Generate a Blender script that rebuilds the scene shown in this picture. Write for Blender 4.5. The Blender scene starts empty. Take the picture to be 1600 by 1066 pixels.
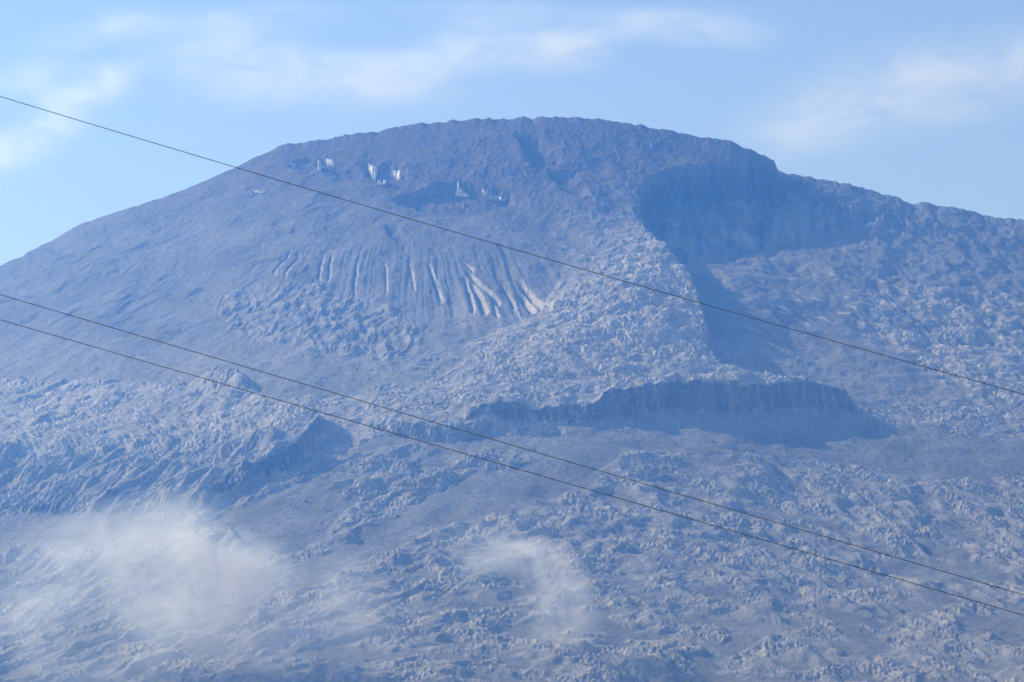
import bpy, math, time
import numpy as np
T0 = time.time()
f32 = np.float32
sc = bpy.context.scene
col = sc.collection

# ------------------------------------------------------------------ units: 1 = 10 m
PITCH = math.radians(10.5)
F = 4537.0                                    # focal length in photo pixels (1600 wide)
CP, SP = math.cos(PITCH), math.sin(PITCH)
SUN_AZ = math.radians(30)                     # behind-left of the mountain
SUN_EL = math.radians(37)

def ratio(v):                                 # z / y of the line of sight through photo row v
    t = (533.0 - v) / F
    return (SP + CP * t) / (CP - SP * t)

def project(x, y, z):
    d = y * CP + z * SP
    return 800 + F * x / d, 533 - F * (z * CP - y * SP) / d

def at(u, v, y):                              # world point seen at photo (u, v) at depth y
    z = y * ratio(v)
    return ((u - 800) / F * (y * CP + z * SP), y, z)

# ------------------------------------------------------------------ noise
_rng = np.random.RandomState(11)
_P = np.concatenate([_rng.permutation(256)] * 3).astype(np.int32)
_A = _rng.rand(256) * 2 * np.pi
_GX, _GY = np.cos(_A).astype(f32), np.sin(_A).astype(f32)

def perlin(x, y, seed=0):
    x = x.astype(f32) + f32(seed * 17.31); y = y.astype(f32) + f32(seed * 9.77)
    fx, fy = np.floor(x), np.floor(y)
    xi, yi = fx.astype(np.int32) & 255, fy.astype(np.int32) & 255
    x = x - fx; y = y - fy
    s = x * x * x * (x * (x * 6 - 15) + 10); t = y * y * y * (y * (y * 6 - 15) + 10)
    a = _P[xi]; b = _P[xi + 1]
    def g(h, dx, dy): return _GX[h] * dx + _GY[h] * dy
    n00 = g(_P[a + yi], x, y); n01 = g(_P[a + yi + 1], x, y - 1)
    n10 = g(_P[b + yi], x - 1, y); n11 = g(_P[b + yi + 1], x - 1, y - 1)
    m0 = n00 + t * (n01 - n00); m1 = n10 + t * (n11 - n10)
    return (m0 + s * (m1 - m0)) * f32(1.45)

def fbm(x, y, w, octv=4, seed=0, gain=.5):
    r = 0; a = 1.; k = 1. / w
    for i in range(octv):
        r = r + a * perlin(x * f32(k), y * f32(k), seed + i * 3); a *= gain; k *= 2.03
    return r

def billow(x, y, w, octv=3, seed=0, gain=.5):
    r = 0; a = 1.; k = 1. / w
    for i in range(octv):
        r = r + a * np.abs(perlin(x * f32(k), y * f32(k), seed + i * 5)); a *= gain; k *= 2.1
    return r

def ridged(x, y, w, octv=3, seed=0, gain=.5):
    r = 0; a = 1.; k = 1. / w
    for i in range(octv):
        n = 1 - np.abs(perlin(x * f32(k), y * f32(k), seed + i * 7)); r = r + a * n * n; a *= gain; k *= 2.07
    return r

def sstep(a, b, x):
    t = np.clip((x - a) / (b - a), 0, 1)
    return t * t * (3 - 2 * t)

def lerp_tab(x, tab):
    t = np.array(tab, dtype=np.float64)
    return np.interp(x, t[:, 0], t[:, 1]).astype(f32)

# ------------------------------------------------------------------ base surface
SKY = [(-420, 560), (-300, 520), (-150, 468), (0, 415), (22, 406), (36, 401), (42, 394), (58, 388), (66, 383), (80, 377), (100, 364), (130, 348), (180, 332),
       (250, 310), (300, 292), (330, 278), (370, 261), (400, 245), (418, 238), (440, 226), (470, 223), (500, 219), (560, 208), (600, 204), (620, 198),
       (660, 192), (690, 192), (700, 189), (740, 186), (800, 185), (835, 185), (850, 182), (900, 183), (930, 187), (955, 188), (1000, 196), (1050, 205),
       (1090, 213), (1140, 220), (1165, 231), (1200, 245), (1210, 252), (1214, 264), (1220, 271), (1250, 274), (1300, 283), (1330, 288), (1370, 300), (1430, 318), (1450, 318),
       (1500, 326), (1530, 334), (1560, 340), (1600, 343), (1700, 372), (1850, 415), (2020, 470)]
VB = 1130.0
Y0, Y1 = 575.0, 950.0
U_MIN, U_MAX = -380.0, 1980.0
NC, NR, NB = 1700, 1480, 60
u1 = np.linspace(U_MIN, U_MAX, NC)
vs_raw = lerp_tab(u1, SKY)
_k = np.exp(-.5 * (np.arange(-90, 91) / 30.) ** 2); _k /= _k.sum()
vs = np.convolve(np.pad(vs_raw, 90, mode='reflect', reflect_type='odd'), _k, 'valid').astype(f32)
_q = np.linspace(0, 1, 4000); _w = 1 + 1.5 * sstep(.36, .44, _q) * sstep(.64, .58, _q)
_c = np.cumsum(_w); _c = (_c - _c[0]) / (_c[-1] - _c[0])
s1 = np.interp(np.linspace(0, 1, NR), _c, _q)               # rows crowd where the lava fronts stand
U = np.repeat(u1[None, :], NR, 0).astype(f32)
S = np.repeat(s1[:, None], NC, 1).astype(f32)
V = (VB + S * (vs[None, :] - VB)).astype(f32)
Yg = (Y0 + (Y1 - Y0) * S).astype(f32)
Zg = (Yg * ratio(V)).astype(f32)
Xg = ((U - 800) / F * (Yg * CP + Zg * SP)).astype(f32)
PX = Yg / f32(F)                              # world size of one photo pixel

def poly_sdf(pts, crop=140):
    """signed distance (inside > 0) in photo pixels; rows counted 1.7x so that the field is even on the ground"""
    K = 1.7
    p = np.array(pts, dtype=f32)
    out = np.full(U.shape, -float(crop), f32)
    box = (U > p[:, 0].min() - crop) & (U < p[:, 0].max() + crop) & (V > p[:, 1].min() - crop) & (V < p[:, 1].max() + crop)
    x = U[box]; y = V[box] * K; q = p.copy(); q[:, 1] *= K
    d2 = np.full(x.shape, 1e12, f32); ins = np.zeros(x.shape, bool)
    n = len(q)
    for i in range(n):
        ax, ay = q[i]; bx, by = q[(i + 1) % n]
        ex, ey = bx - ax, by - ay
        t = np.clip(((x - ax) * ex + (y - ay) * ey) / (ex * ex + ey * ey + 1e-9), 0, 1)
        d2 = np.minimum(d2, (x - ax - t * ex) ** 2 + (y - ay - t * ey) ** 2)
        if ay != by:
            ins ^= ((ay > y) != (by > y)) & (x < ex * (y - ay) / (by - ay) + ax)
    d = np.sqrt(d2)
    out[box] = np.clip(np.where(ins, d, -d), -crop, 1e6)
    return out

# world-space noise fields
N_big = fbm(Xg, Yg, 22, 4, 1)
N_mid = fbm(Xg, Yg, 7, 3, 2)
N_edge = fbm(Xg, Yg, 4.5, 3, 3)
wx = fbm(Xg, Yg, 9, 2, 4) * f32(2.2); wy = fbm(Xg, Yg, 9, 2, 5) * f32(2.2)

D = np.zeros_like(U)                          # vertical relief, in photo pixels
lava = np.zeros_like(U)                       # roughness masks
ash = np.zeros_like(U)

# ---- broad relief
D += 5 * N_big * sstep(0, 60, V - vs[None, :]) + 2.0 * N_mid * sstep(0, 40, V - vs[None, :])
upper = sstep(560, 420, V + 12 * N_mid)       # the smooth upper cone
D += upper * (0.9 * fbm(Xg, Yg, 2.2, 3, 8))

# ---- skyline bumps
SKYD = (vs - vs_raw)[None, :] * sstep(46, 2, V - vs[None, :])
D += sstep(16, 0, V - vs[None, :]) * (2.6 * fbm(Xg, Yg * 0.3, 6.5, 4, 9) * sstep(380, 520, U) + 1.2 * fbm(Xg, Yg * .3, 3.0, 3, 10))

# ---- left flank: flow-parallel streaks (falling to the lower left)
flank = sstep(620, 330, U + 0.2 * (V - 400)) * sstep(560, 480, V) * sstep(8, 40, V - vs[None, :])
along = U * 0.36 + V                          # constant along the fall line
warp = 10 * fbm(Xg, Yg, 12, 2, 12)
D += flank * .5 * (2.2 * fbm((along + .6 * warp) * f32(1 / 7.), U * f32(1 / 120.), 1, 3, 61) + 5.5 * (fbm((along + warp) * f32(1 / 26.), U * f32(1 / 420.), 1, 4, 13)) - 2.5 * np.maximum(0, fbm((along + warp) * f32(1 / 13.), U * f32(1 / 200.), 1, 3, 14) - .12) * 4)
# small knob on the left edge
D += 14 * np.exp(-(((U - 62) / 40) ** 2 + ((V - 405) / 10) ** 2)) * sstep(2, 14, V - vs[None, :])

# ---- gully fan below the summit hollows
th = (U - 655) / np.maximum(V - 130, 30)
rr = V - 130
env = sstep(372, 405, V + 14 * N_mid) * sstep(545, 480, V + 10 * N_mid + 0.12 * np.abs(U - 740)) * sstep(-.85, -.62, th) * sstep(.82, .62, th)
tw = th + .007 * fbm(Xg, Yg, 6, 3, 15) + 0.018 * fbm(th * 5, rr * f32(1 / 110.), 1, 2, 72)
gamp = np.clip(.55 + 1.0 * perlin(tw * 6.3, rr * f32(1 / 400.), 73), .22, 1.6)
g1s = perlin(tw * 13, rr * f32(1 / 200.), 16); g1 = np.abs(g1s); g2 = np.abs(perlin(tw * 27, rr * f32(1 / 150.), 17))
gul = -13 * np.maximum(0, .42 - g1) * 1.7 * sstep(-.45, .1, th) - 10 * np.maximum(0, .34 - g2)
amp = .5 + .5 * sstep(-.2, .25, th)
glen = perlin(tw * 9, V * 0, 62)
env = env * sstep(-.1, .12, (V - 372) / 150. - .25 * glen) * sstep(1.12, .7, (V - 372) / 160. + .3 * perlin(tw * 11, V * 0, 63))
D += env * gul * amp * gamp * (1.15 - .55 * sstep(0, .12, th))
N_face = fbm(Xg, Yg, 1.3, 3, 26, .7)
# pale scree chutes inside the gullies
chute = np.zeros_like(U)
for line, wd in (([(639, 407), (645, 428), (649, 446)], 1.3), ([(673, 411), (680, 432), (692, 463)], 2.2), ([(728, 430), (736, 454), (741, 483)], 2.2), ([(740, 436), (754, 467), (763, 488)], 3.4),
                 ([(733, 422), (752, 442), (770, 455.5), (781, 469)], 2.8), ([(726, 407), (740, 417)], 1.8), ([(771, 463), (779, 494)], 2.0), ([(816, 434), (836, 465), (864, 495)], 3.2), ([(817, 456), (834, 486)], 3.0),
                 ([(788, 442), (806, 475)], 1.8), ([(506, 403), (500, 430)], 1.5), ([(520, 402), (515, 432)], 1.6), ([(456, 396), (432, 424)], 1.6), ([(470, 398), (448, 428)], 1.4), ([(560, 410), (556, 450)], 1.3), ([(604, 412), (606, 455)], 1.3)):
    b0 = (U > min(p[0] for p in line) - 25) & (U < max(p[0] for p in line) + 25) & (V > line[0][1] - 8) & (V < line[-1][1] + 14)
    lu, lv_ = zip(*line); x = U[b0] + 2.0 * N_mid[b0] + 1.6 * N_face[b0] * .7; v_ = V[b0] + 0.
    t = np.clip((v_ - lv_[0]) / (lv_[-1] - lv_[0]), 0, 1); cx = np.interp(v_, lv_, lu)
    e = np.exp(-((x - cx) / (wd * (.5 + .8 * t))) ** 2) * sstep(-6, 8, v_ - lv_[0]) * sstep(12, -2, v_ - lv_[-1])
    chute[b0] = np.maximum(chute[b0], e)
    D[b0] -= min(7.5, 2.6 * wd) * np.exp(-((x - cx + wd * 1.5) / (wd * 1.4)) ** 2) * sstep(-6, 8, v_ - lv_[0]) * sstep(12, -2, v_ - lv_[-1])
# debris aprons at the foot of the gullies
D += 5 * np.exp(-((V - 505 + 0.1 * np.abs(U - 740)) / 22) ** 2) * sstep(560, 700, U) * sstep(980, 860, U) * (0.6 + .8 * np.abs(perlin(tw * 14, V * 0, 18)))

# ---- hollows below the rim with ice cliffs (V grows downslope)
def hollow(pts, depth, w, noise=6., back=40., seed=0):
    """lowered ground: crisp scarp on the upslope rim, smooth rise back downslope"""
    sd = poly_sdf(pts, 60) + noise * N_edge
    return -depth * sstep(0, w, sd)
D += hollow([(610, 312), (640, 300), (690, 283), (730, 280), (800, 300), (806, 318), (780, 330), (730, 335), (680, 332), (630, 322)], 17, 9, 4)
D += hollow([(565, 258), (600, 255), (640, 262), (636, 282), (600, 290), (570, 280)], 12, 7, 3)
D += hollow([(452, 252), (480, 247), (520, 250), (524, 262), (470, 268), (450, 262)], 9, 7, 3)
D += hollow([(805, 205), (845, 212), (880, 240), (872, 262), (840, 268), (815, 250)], 16, 12, 4)
D += hollow([(600, 350), (625, 352), (640, 375), (622, 384), (604, 368)], 8, 9, 3)
D += hollow([(850, 262), (900, 268), (925, 300), (905, 315), (870, 290)], 12, 12, 4)
rocky = sstep(0, 25, poly_sdf([(440, 232), (640, 240), (820, 190), (1060, 205), (1010, 330), (880, 360), (800, 300), (640, 345), (560, 300), (445, 275)], 40) + 14 * N_mid)
rocky *= sstep(-.25, .45, fbm(Xg, Yg * .5, 6, 3, 77))
D += .75 * rocky * (2.0 * fbm(Xg, Yg * .6, 1.2, 3, 69, .7) + 2.4 * (ridged(Xg + wx, Yg + wy, 4.6, 3, 20) - .8) + 1.6 * billow(Xg, Yg, 1.4, 2, 21))

# ---- the cirque on the right: ground dropped behind the plateau edge
cq = poly_sdf([(1219, 262), (1205, 256), (1150, 250), (1085, 262), (1034, 268), (1004, 286), (992, 322), (1006, 356), (1032, 378), (1078, 434), (1102, 484), (1100, 560),
               (1140, 600), (1330, 640), (1700, 640), (1800, 420), (1500, 352), (1300, 300)], 160)
cqn = cq + 9 * N_edge + 3.5 * fbm(Xg, Yg * .4, 1.8, 3, 22, .7)
VT = V + .17 * np.clip(U - 1110, -40, 230) + 9 * N_big
drop = lerp_tab(VT, [(250, 62), (315, 55), (355, 44), (395, 30), (435, 14), (490, 0)])
right_ease = lerp_tab(U, [(1000, 1), (1200, 1), (1250, .8), (1320, .52), (1420, .45), (1600, .42), (1900, .3)])
rimw = lerp_tab(U, [(1000, 10), (1190, 12), (1240, 40), (1320, 60), (1500, 70)])
D += -drop * right_ease * np.clip((cqn) / rimw, 0, 1) ** .9
cin = sstep(0, 20, cqn) * sstep(405, 345, VT)
D += cin * (4.0 * fbm(Xg, Yg * .45, 2.6, 4, 64, .65) + 4 * N_mid + 5 * (ridged(U * f32(1 / 60.) - .1 * wx, V * f32(1 / 240.), 1, 2, 71) - .8))
# spurs on the right-hand slope under the rim
spur = sstep(1290, 1420, U) * sstep(300, 360, V) * sstep(560, 470, V - .12 * (U - 1400))
D += spur * (1.8 * fbm((U * .55 - V * 1.2) * f32(1 / 16.), (U + V) * f32(1 / 120.), 1, 3, 78, .6) + 4 * (ridged((U * .8 - V * 1.25) * f32(1 / 95.) + wx * .08, (U + V) * f32(1 / 260.), 1, 2, 24) - .9))
D += spur * 2 * N_mid

# ---- central lava flow with its terraced front
flow_poly = [(1366, 648), (1250, 644), (1120, 645), (1000, 649), (900, 662), (800, 671), (730, 672), (715, 662), (640, 640), (560, 600), (600, 560), (700, 540), (840, 500),
             (880, 420), (850, 340), (880, 280), (960, 285), (998, 330), (1012, 366), (1040, 400), (1082, 455), (1106, 510), (1108, 560), (1140, 598), (1210, 618), (1320, 638)]
fd = poly_sdf(flow_poly, 200)
fdn = fd + 4 * N_edge + 1.5 * N_face
hv = lerp_tab(V, [(280, 6), (340, 14), (400, 30), (500, 40), (560, 36), (610, 40), (645, 43), (700, 44)])
hu = lerp_tab(U, [(540, 0), (700, .05), (722, .26), (760, .40), (800, .46), (880, .56), (930, .66), (962, .95), (1000, 1), (1120, 1.02), (1230, .98), (1300, .86), (1350, .6), (1385, .3), (1408, .1)])
left_fade = sstep(-20, 230, U - 640 - 1.1 * np.maximum(0, 620 - V))
front = sstep(560, 640, V)
h_flow = hv * (hu * front + (1 - front) * left_fade)
h_flow *= 1 - .28 * sstep(80, 0, fd) * sstep(450, 490, V) * sstep(632, 600, V) * sstep(1000, 1060, U)
h_flow *= 1 + .055 * fbm(Xg, Yg * .5, 3.2, 3, 80) + .05 * N_mid
def front_face(sd, w, h, seed):
    t = np.clip(sd / w, 0, 1); face = 4 * t * (1 - t)
    prof = np.where(t < .2, t * .8, .16 + (t - .2) * 1.05)                       # short talus foot, steep wall
    return h * (prof + face * (.085 * fbm(Xg, t * 2.2 + Yg * .3, 1.15, 3, seed, .7) + .06 * perlin(Xg * f32(1 / 3.1), t * 1.5, seed + 9)))
D += front_face(fdn, 8, h_flow, 81)
flow_m = sstep(-4, 8, fdn) * sstep(-60, 300, U - 600 - 1.2 * np.maximum(0, 560 - V) + 70 * N_mid)
# step behind it on the left
st = poly_sdf([(560, 672), (620, 684), (720, 690), (830, 668), (860, 640), (840, 610), (700, 590), (560, 600)], 80) + 5 * N_edge
hs = lerp_tab(U, [(560, 8), (620, 22), (720, 23), (800, 16), (850, 5)]) * lerp_tab(V, [(560, 0), (640, .6), (690, 1)])
D += hs * sstep(0, 18, st + 3 * N_face)
lower_lip = np.exp(-((V - 672 - 0.0 * U) / 9) ** 2) * sstep(720, 760, U) * sstep(960, 900, U)
D += 7 * lower_lip

# ---- left lava lobe with its own front
lobe = poly_sdf([(-420, 600), (0, 600), (150, 592), (290, 600), (330, 604), (375, 602), (440, 640), (500, 655), (505, 690), (470, 728), (400, 760), (345, 778), (320, 800), (200, 790), (100, 800), (0, 800), (-420, 820)], 120)
lobn = lobe + 8 * N_edge + 2.2 * N_face
hl = lerp_tab(U, [(-400, 14), (100, 10), (250, 14), (330, 19), (420, 30), (480, 38), (520, 36)]) * lerp_tab(V, [(590, .25), (660, .8), (720, 1), (800, .9)])
D += front_face(lobn, 11, hl, 91)
lobe_m = sstep(-10, 10, lobn + 4 * N_mid)
D += 24 * np.exp(-(((U - 338) / 30) ** 2 + ((V - 603) / 9) ** 2)) + 12 * np.exp(-(((U - 375) / 26) ** 2 + ((V - 606) / 8) ** 2))
strip_m = sstep(0, 30, poly_sdf([(440, 610), (640, 600), (900, 580), (900, 690), (600, 690), (520, 740), (470, 700)], 60) + 8 * N_mid)

# ---- lower lava field
low = sstep(690, 725, V + 10 * N_mid)
A1 = sstep(0, 26, poly_sdf([(930, 690), (1300, 687), (1700, 680), (1700, 740), (1420, 770), (1330, 735), (1180, 722), (1010, 708)], 60) + 12 * N_mid)
A2 = sstep(0, 20, poly_sdf([(420, 905), (520, 850), (640, 780), (760, 728), (930, 692), (1000, 700), (920, 770), (800, 800), (640, 850), (500, 910)], 60) + 12 * N_mid)
A3 = sstep(0, 20, poly_sdf([(345, 790), (420, 765), (520, 750), (560, 790), (520, 850), (430, 868), (360, 850)], 60) + 9 * N_mid)
A4 = sstep(0, 30, poly_sdf([(-420, 800), (0, 780), (120, 782), (300, 800), (280, 850), (100, 860), (-420, 870)], 60) + 10 * N_mid)
A5 = sstep(0, 16, poly_sdf([(1060, 1030), (1150, 985), (1270, 965), (1300, 975), (1180, 1010), (1110, 1050)], 60) + 12 * N_mid)
A6 = sstep(0, 16, poly_sdf([(1300, 1000), (1360, 985), (1400, 1010), (1370, 1040), (1310, 1030)], 60) + 10 * N_mid)
A7 = sstep(0, 16, poly_sdf([(1480, 960), (1640, 930), (1640, 985), (1500, 1000)], 60) + 10 * N_mid)
A8 = sstep(0, 20, poly_sdf([(1340, 880), (1420, 862), (1560, 880), (1620, 910), (1500, 920), (1400, 905)], 60) + 12 * N_mid)
ash_zone = .92 * np.clip(A1 + A2 + A3 + A4 + A5 + A6 + A7 + A8, 0, 1)
Xw, Yw = Xg + wx, Yg + wy
YR = Yw + np.where(Xg < 0, .006, .004).astype(f32) * Xg * Xg
folds = ridged(Xw * 0.42, YR * 0.85, 9, 2, 30)           # pressure ridges
hum = fbm(Xg, Yg, 16, 3, 31)
low_h = 9 * (folds - .85) + 9 * hum + 5 * fbm(Xw * .5, YR, 5, 3, 33)
fill = -4.5 + 4 * fbm(Xg, Yg, 30, 2, 34)
k = 2.5
lh = np.maximum(low_h, fill) + k * np.exp(-np.abs(low_h - fill) / k) * .5
exposed = sstep(-1.5, 3.5, low_h - fill)
D += low * ((1 - ash_zone) * lh + ash_zone * fill * .6)
field_m = low * exposed * (1 - ash_zone)

# ---- right-hand plain with lava folds
pl = sstep(0, 30, poly_sdf([(1300, 470), (1420, 440), (1560, 450), (1700, 470), (1700, 660), (1520, 640), (1400, 560), (1330, 520)], 60) + 12 * N_mid)
pl2 = sstep(0, 30, poly_sdf([(1330, 640), (1460, 620), (1700, 640), (1700, 690), (1500, 690), (1420, 672)], 60) + 12 * N_mid) 
pl3 = sstep(0, 30, poly_sdf([(1150, 500), (1260, 470), (1340, 560), (1300, 590), (1200, 560)], 60) + 16 * N_mid) * .25
rf = ridged(Xw * .4, Yw * .9 + Xw * .9, 7.5, 2, 36)
right_m = np.clip(pl + pl2 + pl3, 0, 1) * sstep(.55, 1.0, rf)
D += np.clip(pl + .5 * pl2 + pl3, 0, 1) * (4 * (rf - .8) + 2 * N_mid)
# dark rubble patch on the left below the cone
patch = sstep(0, 40, poly_sdf([(300, 470), (360, 440), (480, 430), (600, 460), (700, 520), (640, 570), (480, 560), (360, 530)], 60) + 14 * N_mid)
D += patch * (5 * (ridged(U * f32(1 / 26.) + .02 * V + .3 * wx, V * f32(1 / 46.), 1, 3, 38) - .85) + 4 * N_mid)
mid_m = sstep(520, 560, V + 14 * N_mid) * sstep(700, 660, V) * .55

# ---- rubble everywhere it belongs
lava = np.clip(flow_m * (.62 + .38 * sstep(330, 400, V)) + lobe_m + .75 * strip_m + field_m + .85 * right_m + .45 * patch + .5 * mid_m, 0, 1)
CX = np.where(Xg < 0, .006, .004).astype(f32)
Yr = Yw + CX * Xg * Xg * sstep(640, 720, V)                                      # flow banding arcs around the slope below the terrace
stone1 = sstep(.06, .42, perlin(Xg * f32(1 / .9) + .3 * wx, Yg * f32(1 / .68), 49)); stone2 = sstep(.05, .4, perlin(Xg * f32(1 / .58), Yg * f32(1 / .45), 65))
stone3 = sstep(.15, .5, perlin(Xg * f32(1 / 2.1) + .3 * wx, Yg * f32(1 / 1.3), 67))
rub = 1.25 * perlin(Xg * f32(1 / .55), Yg * f32(1 / .42), 79) + 1.5 * (billow(Xw * .5, Yw, 2.0, 2, 40, .7) - .5) + 1.5 * fbm(Xg * .5, Yr, 1.6, 3, 41, .75) + 2.4 * stone1 + 1.5 * stone2 + 1.5 * stone3 * sstep(-.2, .5, fbm(Xg, Yg, 14, 2, 76)) - 1.3
clump = sstep(-.35, .5, fbm(Xg * .6, Yr, 7.5, 4, 42, .6))
D += lava * rub * (.22 + .95 * clump)
band = fbm(Xw * .38, Yr, 4.2, 3, 43, .6)
D += flow_m * 4.2 * band * sstep(360, 430, V)
D += lava * 2.6 * fbm(Xg * .6, Yr, 3.0, 2, 70)
q = Yw - 1.15 * Xw
dg = sstep(120, 300, U)
D += lobe_m * (dg * 5 * (ridged(Xw * .25, q * .45, 5.5, 1, 44) - .5) + (1 - .6 * dg) * 6 * fbm(Xw * .55, Yw, 5, 2, 68) + 5 * hum)
D += (1 - lava) * (.55 * fbm(Xg * .7, Yg, 1.1, 3, 45) + .4 * billow(Xg, Yg, .7, 2, 46))
# scree stones on ash: rare bumps
st1 = perlin(Xg * f32(1 / .75), Yg * f32(1 / .75), 47)
D += (1 - lava) * 3.2 * sstep(.62, .8, st1) * sstep(-.2, .4, fbm(Xg, Yg, 9, 2, 48)) * sstep(440, 520, V)

# keep the skyline where it is
D *= 1 - .75 * sstep(10, 0, V - vs[None, :])
D += SKYD
D += sstep(14, 0, V - vs[None, :]) * (2.6 * fbm(Xg, Yg * 0.3, 5.0, 6, 9, .68) * (.4 + .6 * sstep(380, 520, U)))
Z = Zg + D * PX / f32(CP)

# ------------------------------------------------------------------ back slope + side, one mountain mesh
jb = np.arange(1, NB + 1) / NB
yb = Y1 + 420 * jb[:, None] ** 1.6 + 0 * u1[None, :]
xb = np.repeat(Xg[-1:, :], NB, 0) * (1 + .25 * jb[:, None])
zb = Z[-1:, :] - (Z[-1:, :] + 4) * (sstep(0, 1.0, jb[:, None]) ** .8)
zb[:-1] += (2.0 * fbm(xb.astype(f32), yb.astype(f32), 40, 3, 50) * sstep(0, .3, jb[:, None]))[:-1]
XX = np.vstack([Xg, xb]).astype(f32); YY = np.vstack([Yg, yb]).astype(f32); ZZ = np.vstack([Z, zb]).astype(f32)
NRT = NR + NB

# ---- albedo of the ground
c_ash = np.array([.195, .20, .205], f32); c_lava = np.array([.60, .585, .56], f32); c_top = np.array([.128, .104, .084], f32)
c_pale = np.array([.52, .49, .46], f32); c_rust = np.array([.25, .19, .14], f32)
tone = .5 + .5 * np.clip(fbm(Xg, Yg, 14, 4, 52) * .9, -1, 1)
top = sstep(420, 260, V + 30 * N_mid + .12 * np.abs(U - 700))
right_dark = sstep(1180, 1320, U) * sstep(430, 340, V - .25 * (U - 1250))
A = c_ash[None, None, :] * (.8 + .5 * tone[..., None])
A = A + (c_top - A) * (top * .9)[..., None]
A = A + (c_rust - A) * (top * sstep(.15, .7, fbm(Xg, Yg, 8, 3, 53)) * .45)[..., None]
lv = (1 - .42 * low) * lava * (.56 + .8 * np.maximum(stone1, .8 * stone2) * sstep(-.2, .3, clump - .3)) * (.5 + .42 * sstep(-.3, .5, fbm(Xg, Yg, 3.2, 3, 54)))
A = A + (c_lava - A) * np.clip(lv, 0, 1)[..., None]
bare = env * sstep(-.1, .2, th) * sstep(.30, .12, g1s) * sstep(-.06, .04, g1s) * sstep(-.25, .3, perlin(tw * 7, V * f32(1 / 60.), 66)) * np.clip(gamp, 0, 1) * .9                      # fresh gully walls
apron = np.exp(-((V - 500) / 26) ** 2) * sstep(640, 740, U) * sstep(960, 860, U) * sstep(.1, .5, perlin(tw * 16, V * 0, 19)) * .6
spots = sstep(.42, .62, fbm(Xg * .6, Yg, 3.4, 2, 55)) * sstep(1140, 1220, U) * sstep(1480, 1360, U) * sstep(400, 440, V) * sstep(560, 500, V) * .9
pale = np.clip(.5 * bare + .9 * chute + apron + spots, 0, 1)
A = A + (c_pale - A) * pale[..., None]
A = A + (np.array([.60, .58, .56], f32) - A) * np.clip(chute * (.55 + .6 * perlin(Xg * f32(1 / 1.6), Yg * f32(1 / 4.), 82)), 0, .85)[..., None]
A *= (1 + cin * (.55 * fbm(U * f32(1 / 16.) + .1 * wx, V * f32(1 / 120.), 1, 3, 74) + .25 * fbm(U * f32(1 / 220.), V * f32(1 / 7.), 1, 2, 75)))[..., None]
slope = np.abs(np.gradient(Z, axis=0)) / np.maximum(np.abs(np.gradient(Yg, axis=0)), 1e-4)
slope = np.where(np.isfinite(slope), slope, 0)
A *= (1 - .55 * sstep(1.2, 2.6, slope) * np.clip(sstep(-1, 2, fdn) * sstep(13, 8, fdn) + sstep(0, 4, lobn) * sstep(18, 10, lobn) + sstep(0, 6, cqn) * sstep(30, 16, cqn), 0, 1))[..., None]  # shade of the steep fronts and cirque cliff painted into the albedo
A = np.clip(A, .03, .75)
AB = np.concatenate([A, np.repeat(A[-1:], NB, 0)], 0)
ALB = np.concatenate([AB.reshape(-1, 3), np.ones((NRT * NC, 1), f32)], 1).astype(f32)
print('terrain arrays', round(time.time() - T0, 1))

# ------------------------------------------------------------------ materials
def new_mat(name):
    m = bpy.data.materials.new(name); m.use_nodes = True
    nt = m.node_tree; nt.nodes.clear()
    return m, nt, nt.nodes, nt.links

def nd(nodes, kind, **kw):
    n = nodes.new(kind)
    for k_, v_ in kw.items():
        if k_ in n.inputs.keys(): n.inputs[k_].default_value = v_
        else: setattr(n, k_, v_)
    return n

def rock_mat():
    m, nt, N, L = new_mat('volcanic_rock')
    out = nd(N, 'ShaderNodeOutputMaterial'); bs = nd(N, 'ShaderNodeBsdfPrincipled', Roughness=.92)
    bs.inputs['Specular IOR Level'].default_value = .15
    at_ = nd(N, 'ShaderNodeAttribute', attribute_name='albedo')
    geo = nd(N, 'ShaderNodeNewGeometry')
    n1 = nd(N, 'ShaderNodeTexNoise', Scale=.9, Detail=8.0, Roughness=.7)
    n2 = nd(N, 'ShaderNodeTexNoise', Scale=2.6, Detail=5.0, Roughness=.65)
    r1 = nd(N, 'ShaderNodeMapRange'); r1.inputs['From Min'].default_value = .3; r1.inputs['From Max'].default_value = .7
    r1.inputs['To Min'].default_value = .62; r1.inputs['To Max'].default_value = 1.38
    mx = nd(N, 'ShaderNodeVectorMath', operation='SCALE')
    bp = nd(N, 'ShaderNodeBump', Strength=1.0, Distance=.5)
    L.new(geo.outputs['Position'], n1.inputs['Vector']); L.new(geo.outputs['Position'], n2.inputs['Vector'])
    L.new(n1.outputs['Fac'], r1.inputs['Value']); L.new(at_.outputs['Color'], mx.inputs[0]); L.new(r1.outputs['Result'], mx.inputs['Scale'])
    L.new(mx.outputs['Vector'], bs.inputs['Base Color'])
    L.new(n2.outputs['Fac'], bp.inputs['Height']); L.new(bp.outputs['Normal'], bs.inputs['Normal'])
    L.new(bs.outputs['BSDF'], out.inputs['Surface'])
    return m
M_ROCK = rock_mat()

# ------------------------------------------------------------------ mesh helpers
def link(name, me, mat=None):
    o = bpy.data.objects.new(name, me); col.objects.link(o)
    if mat is not None: me.materials.append(mat)
    return o

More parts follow.
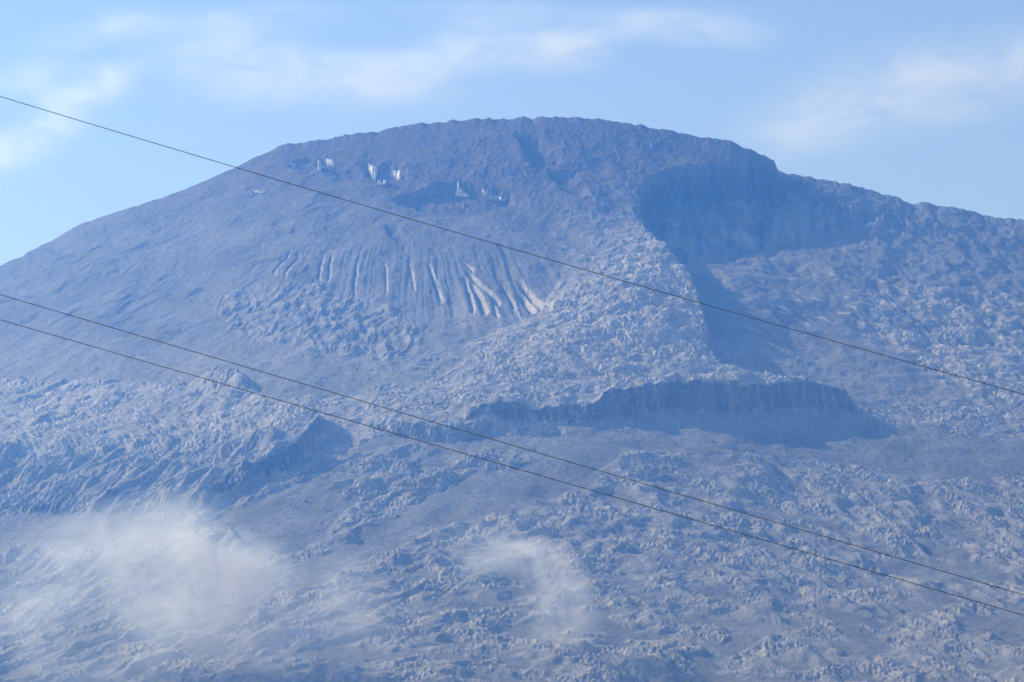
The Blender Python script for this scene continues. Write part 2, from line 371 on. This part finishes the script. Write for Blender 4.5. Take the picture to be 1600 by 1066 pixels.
def mesh_np(name, co, quads):
    me = bpy.data.meshes.new(name)
    nv, nf = len(co), len(quads)
    me.vertices.add(nv); me.vertices.foreach_set('co', np.ascontiguousarray(co, f32).ravel())
    w = quads.shape[1]
    me.loops.add(nf * w); me.loops.foreach_set('vertex_index', np.ascontiguousarray(quads, np.int32).ravel())
    me.polygons.add(nf)
    me.polygons.foreach_set('loop_start', np.arange(0, nf * w, w, dtype=np.int32))
    me.update(calc_edges=True); me.validate()
    me.polygons.foreach_set('use_smooth', np.ones(nf, bool))
    return me

def grid_quads(nr, nc):
    i = np.arange(nr - 1)[:, None] * nc + np.arange(nc - 1)[None, :]
    return np.stack([i, i + 1, i + nc + 1, i + nc], -1).reshape(-1, 4)

me = mesh_np('mountain', np.stack([XX.ravel(), YY.ravel(), ZZ.ravel()], 1), grid_quads(NRT, NC))
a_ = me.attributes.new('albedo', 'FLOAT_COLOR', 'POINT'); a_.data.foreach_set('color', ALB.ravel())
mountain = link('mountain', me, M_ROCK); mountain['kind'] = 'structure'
mountain['label'] = 'broad grey volcanic mountain with rounded summit and lava flow terraces'
print('mountain', round(time.time() - T0, 1))

# foreland reaching the horizon
def ground_mat():
    m, nt, N, L = new_mat('ash_plain')
    out = nd(N, 'ShaderNodeOutputMaterial'); bs = nd(N, 'ShaderNodeBsdfPrincipled', Roughness=.95)
    geo = nd(N, 'ShaderNodeNewGeometry'); n1 = nd(N, 'ShaderNodeTexNoise', Scale=.05, Detail=8.0, Roughness=.65)
    cr = nd(N, 'ShaderNodeValToRGB'); cr.color_ramp.elements[0].color = (.05, .06, .035, 1); cr.color_ramp.elements[1].color = (.16, .14, .11, 1)
    L.new(geo.outputs['Position'], n1.inputs['Vector']); L.new(n1.outputs['Fac'], cr.inputs['Fac'])
    L.new(cr.outputs['Color'], bs.inputs['Base Color']); L.new(bs.outputs['BSDF'], out.inputs['Surface'])
    return m
gn = 90
gx, gy = np.meshgrid(np.linspace(-2300, 2300, gn), np.linspace(-2300, 2300, gn))
front_z = float(Y0 * ratio(VB))
gz = -3 + 0 * gx
ramp = sstep(120, Y0 + 10, gy) * sstep(-420, -200, gx) * sstep(420, 200, gx)
gz = gz + (front_z - 4) * ramp * sstep(1300, 900, gy) - 14 * sstep(500, 620, gy) + 4 * fbm(gx.astype(f32), gy.astype(f32), 300, 3, 60) * sstep(20, 200, np.hypot(gx, gy)) - 0
gm = mesh_np('ground', np.stack([gx.ravel(), gy.ravel(), gz.ravel()], 1), grid_quads(gn, gn))
ground = link('ground', gm, ground_mat()); ground['kind'] = 'structure'

# ------------------------------------------------------------------ the hazy air: a shallow dome of thin blue air
AIR_H, AIR_R = 370.0, 1600.0
def air_mat():
    m, nt, N, L = new_mat('blue_air')
    out = nd(N, 'ShaderNodeOutputMaterial')
    v = nd(N, 'ShaderNodeVolumeScatter', Density=.00079, Anisotropy=0.55); v.inputs['Color'].default_value = (.09, .34, 1.0, 1)
    L.new(v.outputs['Volume'], out.inputs['Volume'])
    return m
def dome(name):
    nu, nv_ = 96, 24
    pts = []
    for j in range(nv_ + 1):
        a = math.pi / 2 * j / nv_
        r = AIR_R * math.sin(a) ** .35 if j else 0
        z = AIR_H * math.cos(a) ** .5 if j < nv_ else 0
        for i in range(nu): pts.append((r * math.cos(2 * math.pi * i / nu), r * math.sin(2 * math.pi * i / nu), z))
    fl = len(pts)
    for i in range(nu): pts.append((AIR_R * math.cos(2 * math.pi * i / nu), AIR_R * math.sin(2 * math.pi * i / nu), -60))
    fs = []
    for j in range(1, nv_):
        for i in range(nu): fs.append((j * nu + i, (j + 1) * nu + i, (j + 1) * nu + (i + 1) % nu, j * nu + (i + 1) % nu))
    for i in range(nu): fs.append((nv_ * nu + i, fl + i, fl + (i + 1) % nu, nv_ * nu + (i + 1) % nu))
    fs.append(tuple(nu + i for i in range(nu))); fs.append(tuple(fl + i for i in reversed(range(nu))))
    me = bpy.data.meshes.new(name); me.from_pydata(pts[nu:], [], [tuple(k_ - nu for k_ in f_) for f_ in fs]); me.update()
    return me
sky = link('sky', dome('sky'), air_mat()); sky['kind'] = 'structure'

# ------------------------------------------------------------------ things
PU, PV = project(XX, YY, ZZ)
DU = (U_MAX - U_MIN) / (NC - 1)
def pick(u, v):
    """the nearest point of the mountain seen along photo (u, v)"""
    c = int((u - U_MIN) / DU); lo, hi = max(0, c - 4), min(NC, c + 5)
    pu, pv = PU[:, lo:hi], PV[:, lo:hi]
    m = (np.abs(pu - u) < 1.6) & (np.abs(pv - v) < 2.2)
    if not m.any():
        m = (np.abs(pu - u) < 2.5) & (np.abs(pv - v) < 7)
        if not m.any(): return None
    ii = np.argwhere(m); k_ = ii[np.argmin(YY[:, lo:hi][m])]
    return np.array([XX[k_[0], lo + k_[1]], YY[k_[0], lo + k_[1]], ZZ[k_[0], lo + k_[1]]], float)

def tag(o, label, cat, group=None):
    o['label'] = label; o['category'] = cat
    if group: o['group'] = group
    return o

# ---- ice cliffs left of the shrinking summit glacier
def ice_mat(name, c0, c1):
    m, nt, N, L = new_mat(name)
    out = nd(N, 'ShaderNodeOutputMaterial'); bs = nd(N, 'ShaderNodeBsdfPrincipled', Roughness=.55)
    geo = nd(N, 'ShaderNodeNewGeometry'); mp = nd(N, 'ShaderNodeMapping'); mp.inputs['Scale'].default_value = (1.0, 1.0, 1.2)
    n1 = nd(N, 'ShaderNodeTexNoise', Scale=1.0, Detail=5.0); cr = nd(N, 'ShaderNodeValToRGB')
    cr.color_ramp.elements[0].position = .35; cr.color_ramp.elements[0].color = c0; cr.color_ramp.elements[1].position = .6; cr.color_ramp.elements[1].color = c1
    L.new(geo.outputs['Position'], mp.inputs['Vector']); L.new(mp.outputs['Vector'], n1.inputs['Vector'])
    L.new(n1.outputs['Fac'], cr.inputs['Fac']); L.new(cr.outputs['Color'], bs.inputs['Base Color']); L.new(bs.outputs['BSDF'], out.inputs['Surface'])
    return m
M_ICE = ice_mat('glacier_ice', (.34, .35, .36, 1), (.86, .86, .84, 1)); M_DIRTY_SHADED = ice_mat('dusty_shaded_ice', (.20, .205, .22, 1), (.42, .43, .45, 1))

rs = np.random.RandomState(5)
def ice(label, cols, mat, thick=.9, lean=.5):
    """cols: (u, v_top, v_bottom) of the face; a wedge of ice standing against the rock"""
    us = np.linspace(cols[0][0], cols[-1][0], max(6, int((cols[-1][0] - cols[0][0]) * 1.2)))
    tp = np.interp(us, [c[0] for c in cols], [c[1] for c in cols]) + rs.uniform(-1.3, 1.6, len(us))
    bt = np.interp(us, [c[0] for c in cols], [c[2] for c in cols]) + rs.uniform(-.9, .9, len(us))
    nr = 9; P = []; bulge = 0.
    for u, a, b in zip(us, tp, bt):
        base = pick(u, b)
        if base is None: base = pick(u, b + 3)
        hgt = max(.15, (b - a) * base[1] / F / CP)
        bulge = .5 * (bulge + rs.uniform(-.2, .2))
        for j in range(nr):
            t = j / (nr - 1)
            y = base[1] - thick * (1 - t * lean) * (.55 + .45 * math.sin(math.pi * min(1, t + .15))) + bulge
            P.append((base[0], y, base[2] + (hgt + .3) * t - .3))
        P.append((base[0], base[1] + 1.2, base[2] + hgt * .9)); P.append((base[0], base[1] + 1.2, base[2] - .6))
    m_ = nr + 2; n = len(us); fs = []
    for i in range(n - 1):
        for j in range(m_):
            j2 = (j + 1) % m_
            fs.append((i * m_ + j, (i + 1) * m_ + j, (i + 1) * m_ + j2, i * m_ + j2))
    fs.append(tuple(range(m_))); fs.append(tuple((n - 1) * m_ + j for j in reversed(range(m_))))
    me = bpy.data.meshes.new('ice_cliff'); me.from_pydata(P, [], fs); me.update()
    o = link('ice_cliff', me, mat); tag(o, label, 'ice', 'remnant ice below the summit rim'); return o
ice('tall bright white ice wedge at the left edge of the ice hollow', [(575, 254, 258), (579, 255, 272), (583, 256, 281), (587, 258, 279), (589, 260, 266)], M_ICE)
ice('low white ice ledge with a notch at the bottom of the ice hollow', [(590, 277, 286), (594, 281, 287), (597, 285, 287), (600, 278, 286), (604, 279, 285)], M_ICE)
ice('slanting white ice slab on the right wall of the ice hollow', [(613, 263, 270), (617, 264, 274), (620, 266, 278), (625, 262, 278), (628, 268, 275), (631, 271, 274)], M_ICE)
ice('single thin pale ice pillar on the rock band left of the ice hollow', [(497, 248, 262), (498.5, 247, 266), (500.5, 249, 266)], M_DIRTY_SHADED, .7)
ice('dull grey ice face just right of the thin ice pillar', [(507, 247, 254), (512, 246, 257), (517, 248, 258), (521, 252, 257)], M_DIRTY_SHADED, .7)
ice('row of small dirty ice teeth at the far left of the rock band', [(451, 254, 257), (455, 253, 258), (459, 255, 258), (463, 254, 260), (467, 256, 259)], M_DIRTY_SHADED, .6)
ice('narrow white ice finger spreading into a foot above the dark hollow', [(713, 298, 303), (715, 295, 304), (715.8, 281, 304), (717.6, 281, 305), (718.6, 294, 305), (724, 296, 305), (727, 300, 305), (733, 302, 304)], M_ICE, .8)
ice('long shaded blue grey ice wedge lying in the dark hollow', [(752, 296, 300), (757, 295, 306), (766, 300, 310), (778, 305, 312), (792, 310, 313)], M_DIRTY_SHADED, .8)  # grey here is the shade of the hollow, put into the ice colour
ice('broken specks of grey ice on the left shoulder above the cable', [(395, 296, 299), (402, 295, 299), (408, 297, 300), (415, 296, 299)], M_DIRTY_SHADED, .5)

# ---- boulders
def boulder_mat():
    m, nt, N, L = new_mat('pale_boulder')
    out = nd(N, 'ShaderNodeOutputMaterial'); bs = nd(N, 'ShaderNodeBsdfPrincipled', Roughness=.9)
    geo = nd(N, 'ShaderNodeNewGeometry'); n1 = nd(N, 'ShaderNodeTexNoise', Scale=2.5, Detail=6.0); cr = nd(N, 'ShaderNodeValToRGB')
    cr.color_ramp.elements[0].position = .3; cr.color_ramp.elements[0].color = (.30, .28, .26, 1); cr.color_ramp.elements[1].position = .65; cr.color_ramp.elements[1].color = (.52, .50, .47, 1)
    L.new(geo.outputs['Position'], n1.inputs['Vector']); L.new(n1.outputs['Fac'], cr.inputs['Fac']); L.new(cr.outputs['Color'], bs.inputs['Base Color']); L.new(bs.outputs['BSDF'], out.inputs['Surface'])
    return m
M_BOULDER = boulder_mat()
import bmesh
from mathutils import noise as mnoise, Vector
def boulder_mesh(seed):
    bm = bmesh.new(); bmesh.ops.create_icosphere(bm, subdivisions=3, radius=1)
    for v_ in bm.verts:
        p = v_.co.copy(); q = p * 1.1 + Vector((seed * 3.7, seed * 1.3, 0))
        d_ = 1 + .38 * mnoise.noise(q) + .16 * mnoise.noise(q * 2.6)
        p *= d_
        p.x = max(-.82, min(.86, p.x)); p.z = min(.72, p.z); p.y = max(-.8, p.y)     # broken flat faces
        v_.co = p
    me = bpy.data.meshes.new('boulder'); bm.to_mesh(me); bm.free(); me.materials.append(M_BOULDER); return me
B_MESH = [boulder_mesh(i) for i in range(5)]
def boulders(pts, label, group):
    for u, v, r in pts:
        p = pick(u, v)
        if p is None: continue
        o = bpy.data.objects.new('boulder', B_MESH[rs.randint(5)]); col.objects.link(o)
        r = r * p[1] / F
        o.location = (p[0], p[1], p[2] + r * .25); o.scale = (r * rs.uniform(.9, 1.35), r * rs.uniform(.9, 1.3), r * rs.uniform(.75, 1.1))
        o.rotation_euler = (rs.uniform(-.3, .3), rs.uniform(-.3, .3), rs.uniform(0, 6.28))
        tag(o, label, 'boulder', group)
def scat(n, poly, r0, r1):
    out = []; P = np.array(poly, float)
    while len(out) < n:
        u = rs.uniform(P[:, 0].min(), P[:, 0].max()); v = rs.uniform(P[:, 1].min(), P[:, 1].max()); ins = False
        for i in range(len(P)):
            (ax, ay), (bx, by) = P[i], P[(i + 1) % len(P)]
            if (ay > v) != (by > v) and u < ax + (bx - ax) * (v - ay) / (by - ay): ins = not ins
        if ins: out.append((u, v, r0 + (r1 - r0) * rs.rand() ** 3))
    return out
boulders([(1218, 686, 3.0), (1270, 686, 2.4), (1174, 687, 2.2), (1330, 686, 2.2), (1111, 687, 2.6), (1450, 701, 2.2), (1420, 707, 1.8), (1178, 692, 2.4)] + scat(46, [(960, 692), (1400, 689), (1580, 700), (1560, 722), (1300, 716), (1010, 712)], .9, 2.2),
         'pale boulder on the smooth ash shelf below the long terrace scarp', 'boulders below the terrace scarp')
boulders([(364, 775, 1.8), (475, 780, 3.0)] + scat(40, [(350, 785), (440, 762), (530, 755), (545, 800), (500, 850), (390, 850)], .8, 1.9),
         'pale boulder on the grey ash tongue below the left lava lobe', 'boulders on the ash tongue')
boulders([(1158, 408, 5.0), (1160, 405, 2.0)] + scat(34, [(1150, 420), (1220, 400), (1300, 400), (1280, 480), (1180, 500)], .8, 1.7),
         'pale boulder on the open plain right of the shadowed cliff', 'boulders on the right-hand plain')
boulders(scat(40, [(600, 850), (760, 760), (900, 720), (900, 745), (780, 800), (650, 850)], .8, 1.8),
         'pale boulder on the diagonal ash band in the lower lava field', 'boulders on the diagonal ash band')

# ---- overhead cables close to the camera
def cable_mat():
    m, nt, N, L = new_mat('dark_cable')
    out = nd(N, 'ShaderNodeOutputMaterial'); bs = nd(N, 'ShaderNodeBsdfPrincipled', Roughness=.6)
    geo = nd(N, 'ShaderNodeNewGeometry'); n1 = nd(N, 'ShaderNodeTexNoise', Scale=40.0, Detail=3.0); cr = nd(N, 'ShaderNodeValToRGB')
    cr.color_ramp.elements[0].color = (.06, .065, .075, 1); cr.color_ramp.elements[1].color = (.11, .115, .12, 1)
    L.new(geo.outputs['Position'], n1.inputs['Vector']); L.new(n1.outputs['Fac'], cr.inputs['Fac']); L.new(cr.outputs['Color'], bs.inputs['Base Color']); L.new(bs.outputs['BSDF'], out.inputs['Surface'])
    return m
M_CABLE = cable_mat()
def cable(label, pts, ya, yb, width):
    pu, pv = zip(*pts); cf = np.polyfit(pu, pv, 2)
    us = np.linspace(-1500, 3100, 90); P = []; n = 8
    for u in us:
        y = ya + (yb - ya) * (u + 1500) / 4600
        c = np.array(at(u, float(np.polyval(cf, u)), y)); r = width * .5 * 9.5 / F
        for k_ in range(n):
            a = 2 * math.pi * k_ / n; P.append((c[0] + .28 * r * math.cos(a), c[1] + r * math.sin(a), c[2] + r * math.cos(a)))
    fs = [(i * n + k_, i * n + (k_ + 1) % n, (i + 1) * n + (k_ + 1) % n, (i + 1) * n + k_) for i in range(len(us) - 1) for k_ in range(n)]
    fs.append(tuple(range(n))); fs.append(tuple((len(us) - 1) * n + k_ for k_ in reversed(range(n))))
    me = bpy.data.meshes.new('overhead_cable'); me.from_pydata(P, [], fs); me.update()
    for p_ in me.polygons: p_.use_smooth = True
    tag(link('overhead_cable', me, M_CABLE), label, 'cable', 'overhead cables crossing the view')
cable('thin dark overhead cable crossing the sky and upper slope, highest of three', [(0, 151), (370, 262), (450, 286), (950, 432.5), (1000, 446.5), (1600, 616.5)], 10.5, 8.5, 1.15)
cable('dark overhead cable across the mountain, upper of the lower close pair', [(0, 461), (600, 635.5), (1000, 755), (1320, 849), (1600, 929)], 10.3, 8.6, 1.15)
cable('dark overhead cable across the mountain, lowest of the three', [(0, 500), (500, 643), (796, 730), (1100, 817), (1600, 961.5)], 10.2, 8.7, 1.15)

# ---- clouds and mist: soft volumes
def puff(name, label, cat, group, blobs, y, depth, dens, scale, seed, stretch=(1, 1, 1), rot=0., contrast=(.33, .72), g=.5, tintc=(.82, .91, 1, 1)):
    """blobs in photo pixels: (u, v, half width, half height, tilt in degrees, weight)"""
    cu = sum(b[0] * b[2] * b[3] for b in blobs) / sum(b[2] * b[3] for b in blobs)
    cv = sum(b[1] * b[2] * b[3] for b in blobs) / sum(b[2] * b[3] for b in blobs)
    c = at(cu, cv, y); px = y / F
    loc = [((b[0] - cu) * px, -(b[1] - cv) * px / CP, b[2] * px, b[3] * px, math.radians(b[4]), b[5]) for b in blobs]
    # outline where the summed falloff ends
    nphi, nth = 64, 9; P = []
    def inside(x, z):
        for bx, bz, rx, rz, a, w_ in loc:
            dx, dz = x - bx, z - bz; ca, sa = math.cos(a), math.sin(a)
            if ((dx * ca + dz * sa) / rx) ** 2 + ((dz * ca - dx * sa) / rz) ** 2 < 1: return True
        return False
    rmax = max(math.hypot(b[0], b[1]) + max(b[2], b[3]) for b in loc)
    for i in range(nphi):
        a = 2 * math.pi * i / nphi; r = rmax
        while r > .5 and not inside(r * math.cos(a), r * math.sin(a)): r -= rmax / 160
        for j in range(1, nth):
            t = math.pi * j / nth - math.pi / 2
            P.append((r * 1.02 * math.cos(a) * math.cos(t) ** .5, depth * math.sin(t), r * 1.02 * math.sin(a) * math.cos(t) ** .5))
    m_ = nth - 1; fs = [(i * m_ + j, i * m_ + j + 1, ((i + 1) % nphi) * m_ + j + 1, ((i + 1) % nphi) * m_ + j) for i in range(nphi) for j in range(m_ - 1)]
    fs.append(tuple(i * m_ for i in range(nphi))); fs.append(tuple(i * m_ + m_ - 1 for i in reversed(range(nphi))))
    me = bpy.data.meshes.new(name); me.from_pydata(P, [], fs); me.update()
    m, nt, N, L = new_mat(name + '_vapour')
    out = nd(N, 'ShaderNodeOutputMaterial'); vs_ = nd(N, 'ShaderNodeVolumeScatter', Anisotropy=g); vs_.inputs['Color'].default_value = tintc
    tc = nd(N, 'ShaderNodeTexCoord'); total = None
    def M(op, a, b=None):
        n_ = nd(N, 'ShaderNodeMath', operation=op)
        for s_, q in enumerate((a, b)):
            if q is None: continue
            if isinstance(q, (int, float)): n_.inputs[s_].default_value = q
            else: L.new(q, n_.inputs[s_])
        return n_.outputs[0]
    # wobble the coordinates so that no edge is a clean curve
    nz = nd(N, 'ShaderNodeTexNoise', Scale=scale * .6, Detail=3.0); L.new(tc.outputs['Object'], nz.inputs['Vector'])
    wob = nd(N, 'ShaderNodeVectorMath', operation='MULTIPLY_ADD'); sub = nd(N, 'ShaderNodeVectorMath', operation='SUBTRACT'); sub.inputs[1].default_value = (.5, .5, .5)
    L.new(nz.outputs['Color'], sub.inputs[0]); L.new(sub.outputs['Vector'], wob.inputs[0]); wob.inputs[1].default_value = (.45 / scale,) * 3; L.new(tc.outputs['Object'], wob.inputs[2])
    for bx, bz, rx, rz, a, w_ in loc:
        mp = nd(N, 'ShaderNodeMapping', vector_type='TEXTURE'); mp.inputs['Location'].default_value = (bx, 0, bz); mp.inputs['Rotation'].default_value = (0, -a, 0); mp.inputs['Scale'].default_value = (rx, depth, rz)
        L.new(wob.outputs['Vector'], mp.inputs['Vector'])
        ln = nd(N, 'ShaderNodeVectorMath', operation='LENGTH'); L.new(mp.outputs['Vector'], ln.inputs[0])
        mr = nd(N, 'ShaderNodeMapRange', interpolation_type='SMOOTHERSTEP'); mr.inputs['From Min'].default_value = 1.0; mr.inputs['From Max'].default_value = .05
        mr.inputs['To Min'].default_value = 0; mr.inputs['To Max'].default_value = w_
        L.new(ln.outputs['Value'], mr.inputs['Value'])
        total = mr.outputs['Result'] if total is None else M('ADD', total, mr.outputs['Result'])
    mp = nd(N, 'ShaderNodeMapping'); mp.inputs['Scale'].default_value = stretch; mp.inputs['Rotation'].default_value = (0, math.radians(rot), 0); mp.inputs['Location'].default_value = (seed * 7.3, seed * 2.1, seed)
    L.new(tc.outputs['Object'], mp.inputs['Vector'])
    n1 = nd(N, 'ShaderNodeTexNoise', Scale=scale, Detail=7.0, Roughness=.64, Distortion=.7); L.new(mp.outputs['Vector'], n1.inputs['Vector'])
    mr = nd(N, 'ShaderNodeMapRange'); mr.inputs['From Min'].default_value = contrast[0]; mr.inputs['From Max'].default_value = contrast[1]; L.new(n1.outputs['Fac'], mr.inputs['Value'])
    d_ = M('MULTIPLY', M('MULTIPLY', total, mr.outputs['Result']), dens)
    L.new(d_, vs_.inputs['Density']); L.new(vs_.outputs['Volume'], out.inputs['Volume'])
    o = link(name, me, m); o.location = c
    tag(o, label, cat, group); return o

CG = 'thin clouds in the sky above the summit'
puff('cloud', 'wide soft white cloud bank left of centre above the summit', 'cloud', CG, [(430, 118, 240, 80, 6, 1), (560, 125, 220, 75, 0, 1), (330, 80, 170, 60, 5, .8), (640, 135, 150, 55, 0, .7)], 1020, 16, .06, .05, 1, (1, 1, 2.0), 10)
puff('cloud', 'bright cloud streak with a rounded right end above the summit', 'cloud', CG, [(800, 78, 230, 62, 2, 1), (900, 80, 100, 52, -4, 1.2), (690, 90, 170, 62, 4, .8)], 1030, 14, .07, .055, 2, (.8, 1, 2.0), 6)
puff('cloud', 'ragged white cloud streak slanting down the left edge of the sky', 'cloud', CG, [(150, 140, 150, 58, 30, 1), (60, 215, 150, 58, 30, .9), (-40, 240, 130, 56, 10, .8), (80, 130, 150, 60, 10, .6)], 1015, 14, .065, .06, 3, (.9, 1, 2), 30)
puff('cloud', 'faint cloud veil along the top edge right of centre', 'cloud', CG, [(1000, 40, 260, 40, 2, .8), (1130, 55, 150, 36, 0, .8), (760, 20, 200, 36, 0, .6)], 1040, 14, .085, .045, 4, (.8, 1, 2), 4)
puff('cloud', 'broad thin cloud sheet in the right part of the sky', 'cloud', CG, [(1400, 140, 360, 120, 12, 1), (1280, 190, 220, 80, 14, .8), (1560, 110, 260, 120, 10, .9)], 1035, 14, .062, .045, 5, (.8, 1, 2), 14)
puff('cloud', 'pale cloud haze in the top left corner of the sky', 'cloud', CG, [(200, 45, 240, 50, 6, .8), (420, 30, 200, 40, 4, .8), (40, 110, 120, 46, 20, .6)], 1045, 14, .05, .05, 6, (.8, 1, 2), 10)
MG = 'mist drifting over the lower slope'
puff('mist_puff', 'dense bright mist puff over the lower left slope', 'mist', MG, [(330, 890, 190, 85, 0, 1.0), (255, 865, 180, 105, 10, .6), (290, 940, 200, 85, 0, .6), (400, 905, 120, 75, -10, .4)], 612, 11, .33, .1, 7, (1, 1, 1), 0, (.28, .76))
puff('mist_puff', 'large dim mist bank filling the bottom left corner', 'mist', MG, [(170, 1000, 270, 130, 12, .9), (40, 960, 150, 80, 10, .6), (250, 960, 160, 90, 20, .5)], 590, 10, .11, .08, 8, (1, 1, 1), 15, (.3, .8))
puff('mist_puff', 'faint mist veil on the slope above the bottom left bank', 'mist', MG, [(80, 900, 190, 110, 10, .9), (180, 830, 190, 80, 15, .9), (270, 800, 140, 56, 5, .6)], 620, 8, .17, .1, 9, (1, 1, 1.4), 15, (.28, .75))
puff('mist_puff', 'small arched mist wisp over the lower centre slope', 'mist', MG, [(800, 872, 120, 46, 3, .9), (868, 900, 84, 66, -40, .9), (885, 965, 84, 90, -20, .8), (780, 850, 140, 52, 0, .4)], 618, 8, .30, .12, 10, (1, 1, 1), -20, (.36, .76))
puff('mist_puff', 'thin streaky mist between the dense puff and the arched wisp', 'mist', MG, [(500, 985, 210, 110, 5, .8), (540, 930, 100, 120, 0, .6), (400, 1000, 180, 80, 5, .6)], 598, 8, .15, .1, 11, (.7, 1, 1.8), 10, (.25, .8))

# ------------------------------------------------------------------ camera, sun, world
cam = bpy.data.cameras.new('camera'); cam.sensor_width = 36; cam.lens = 36 * F / 1600
cam.clip_start = .05; cam.clip_end = 20000
co = bpy.data.objects.new('camera', cam); col.objects.link(co)
co.rotation_euler = (math.pi / 2 + PITCH, 0, 0); sc.camera = co

sd = bpy.data.lights.new('sun', 'SUN'); sd.energy = 5.0; sd.angle = math.radians(.5); sd.color = (1, .97, .925)
so = bpy.data.objects.new('sun', sd); col.objects.link(so)
# direction towards the sun
sx, sy, sz = -math.cos(SUN_AZ) * math.cos(SUN_EL), math.sin(SUN_AZ) * math.cos(SUN_EL), math.sin(SUN_EL)
so.rotation_euler = Vector((sx, sy, sz)).to_track_quat('Z', 'Y').to_euler()
so.location = (-60, 40, 60)

w = bpy.data.worlds.new('World'); sc.world = w; w.use_nodes = True
N, L = w.node_tree.nodes, w.node_tree.links
bg = N['Background']; st_ = N.new('ShaderNodeTexSky'); st_.sky_type = 'NISHITA'; st_.sun_disc = False
st_.sun_elevation = SUN_EL
st_.sun_rotation = math.atan2(sx, sy)
st_.altitude = 4000; st_.air_density = 1.0; st_.dust_density = .3; st_.ozone_density = 1.0
bg.inputs['Strength'].default_value = .16
tint = N.new('ShaderNodeVectorMath'); tint.operation = 'MULTIPLY'; tint.inputs[1].default_value = (1.36, 1.22, 1.25)
L.new(st_.outputs['Color'], tint.inputs[0]); L.new(tint.outputs['Vector'], bg.inputs['Color'])

# ------------------------------------------------------------------ render settings
sc.view_settings.view_transform = 'Standard'; sc.view_settings.look = 'None'; sc.view_settings.exposure = 0; sc.view_settings.gamma = 1
sc.render.engine = 'CYCLES'
sc.cycles.volume_bounces = 5; sc.cycles.max_bounces = 7; sc.cycles.diffuse_bounces = 2
sc.cycles.use_denoising = True; sc.cycles.use_adaptive_sampling = False
print('script', round(time.time() - T0, 1))
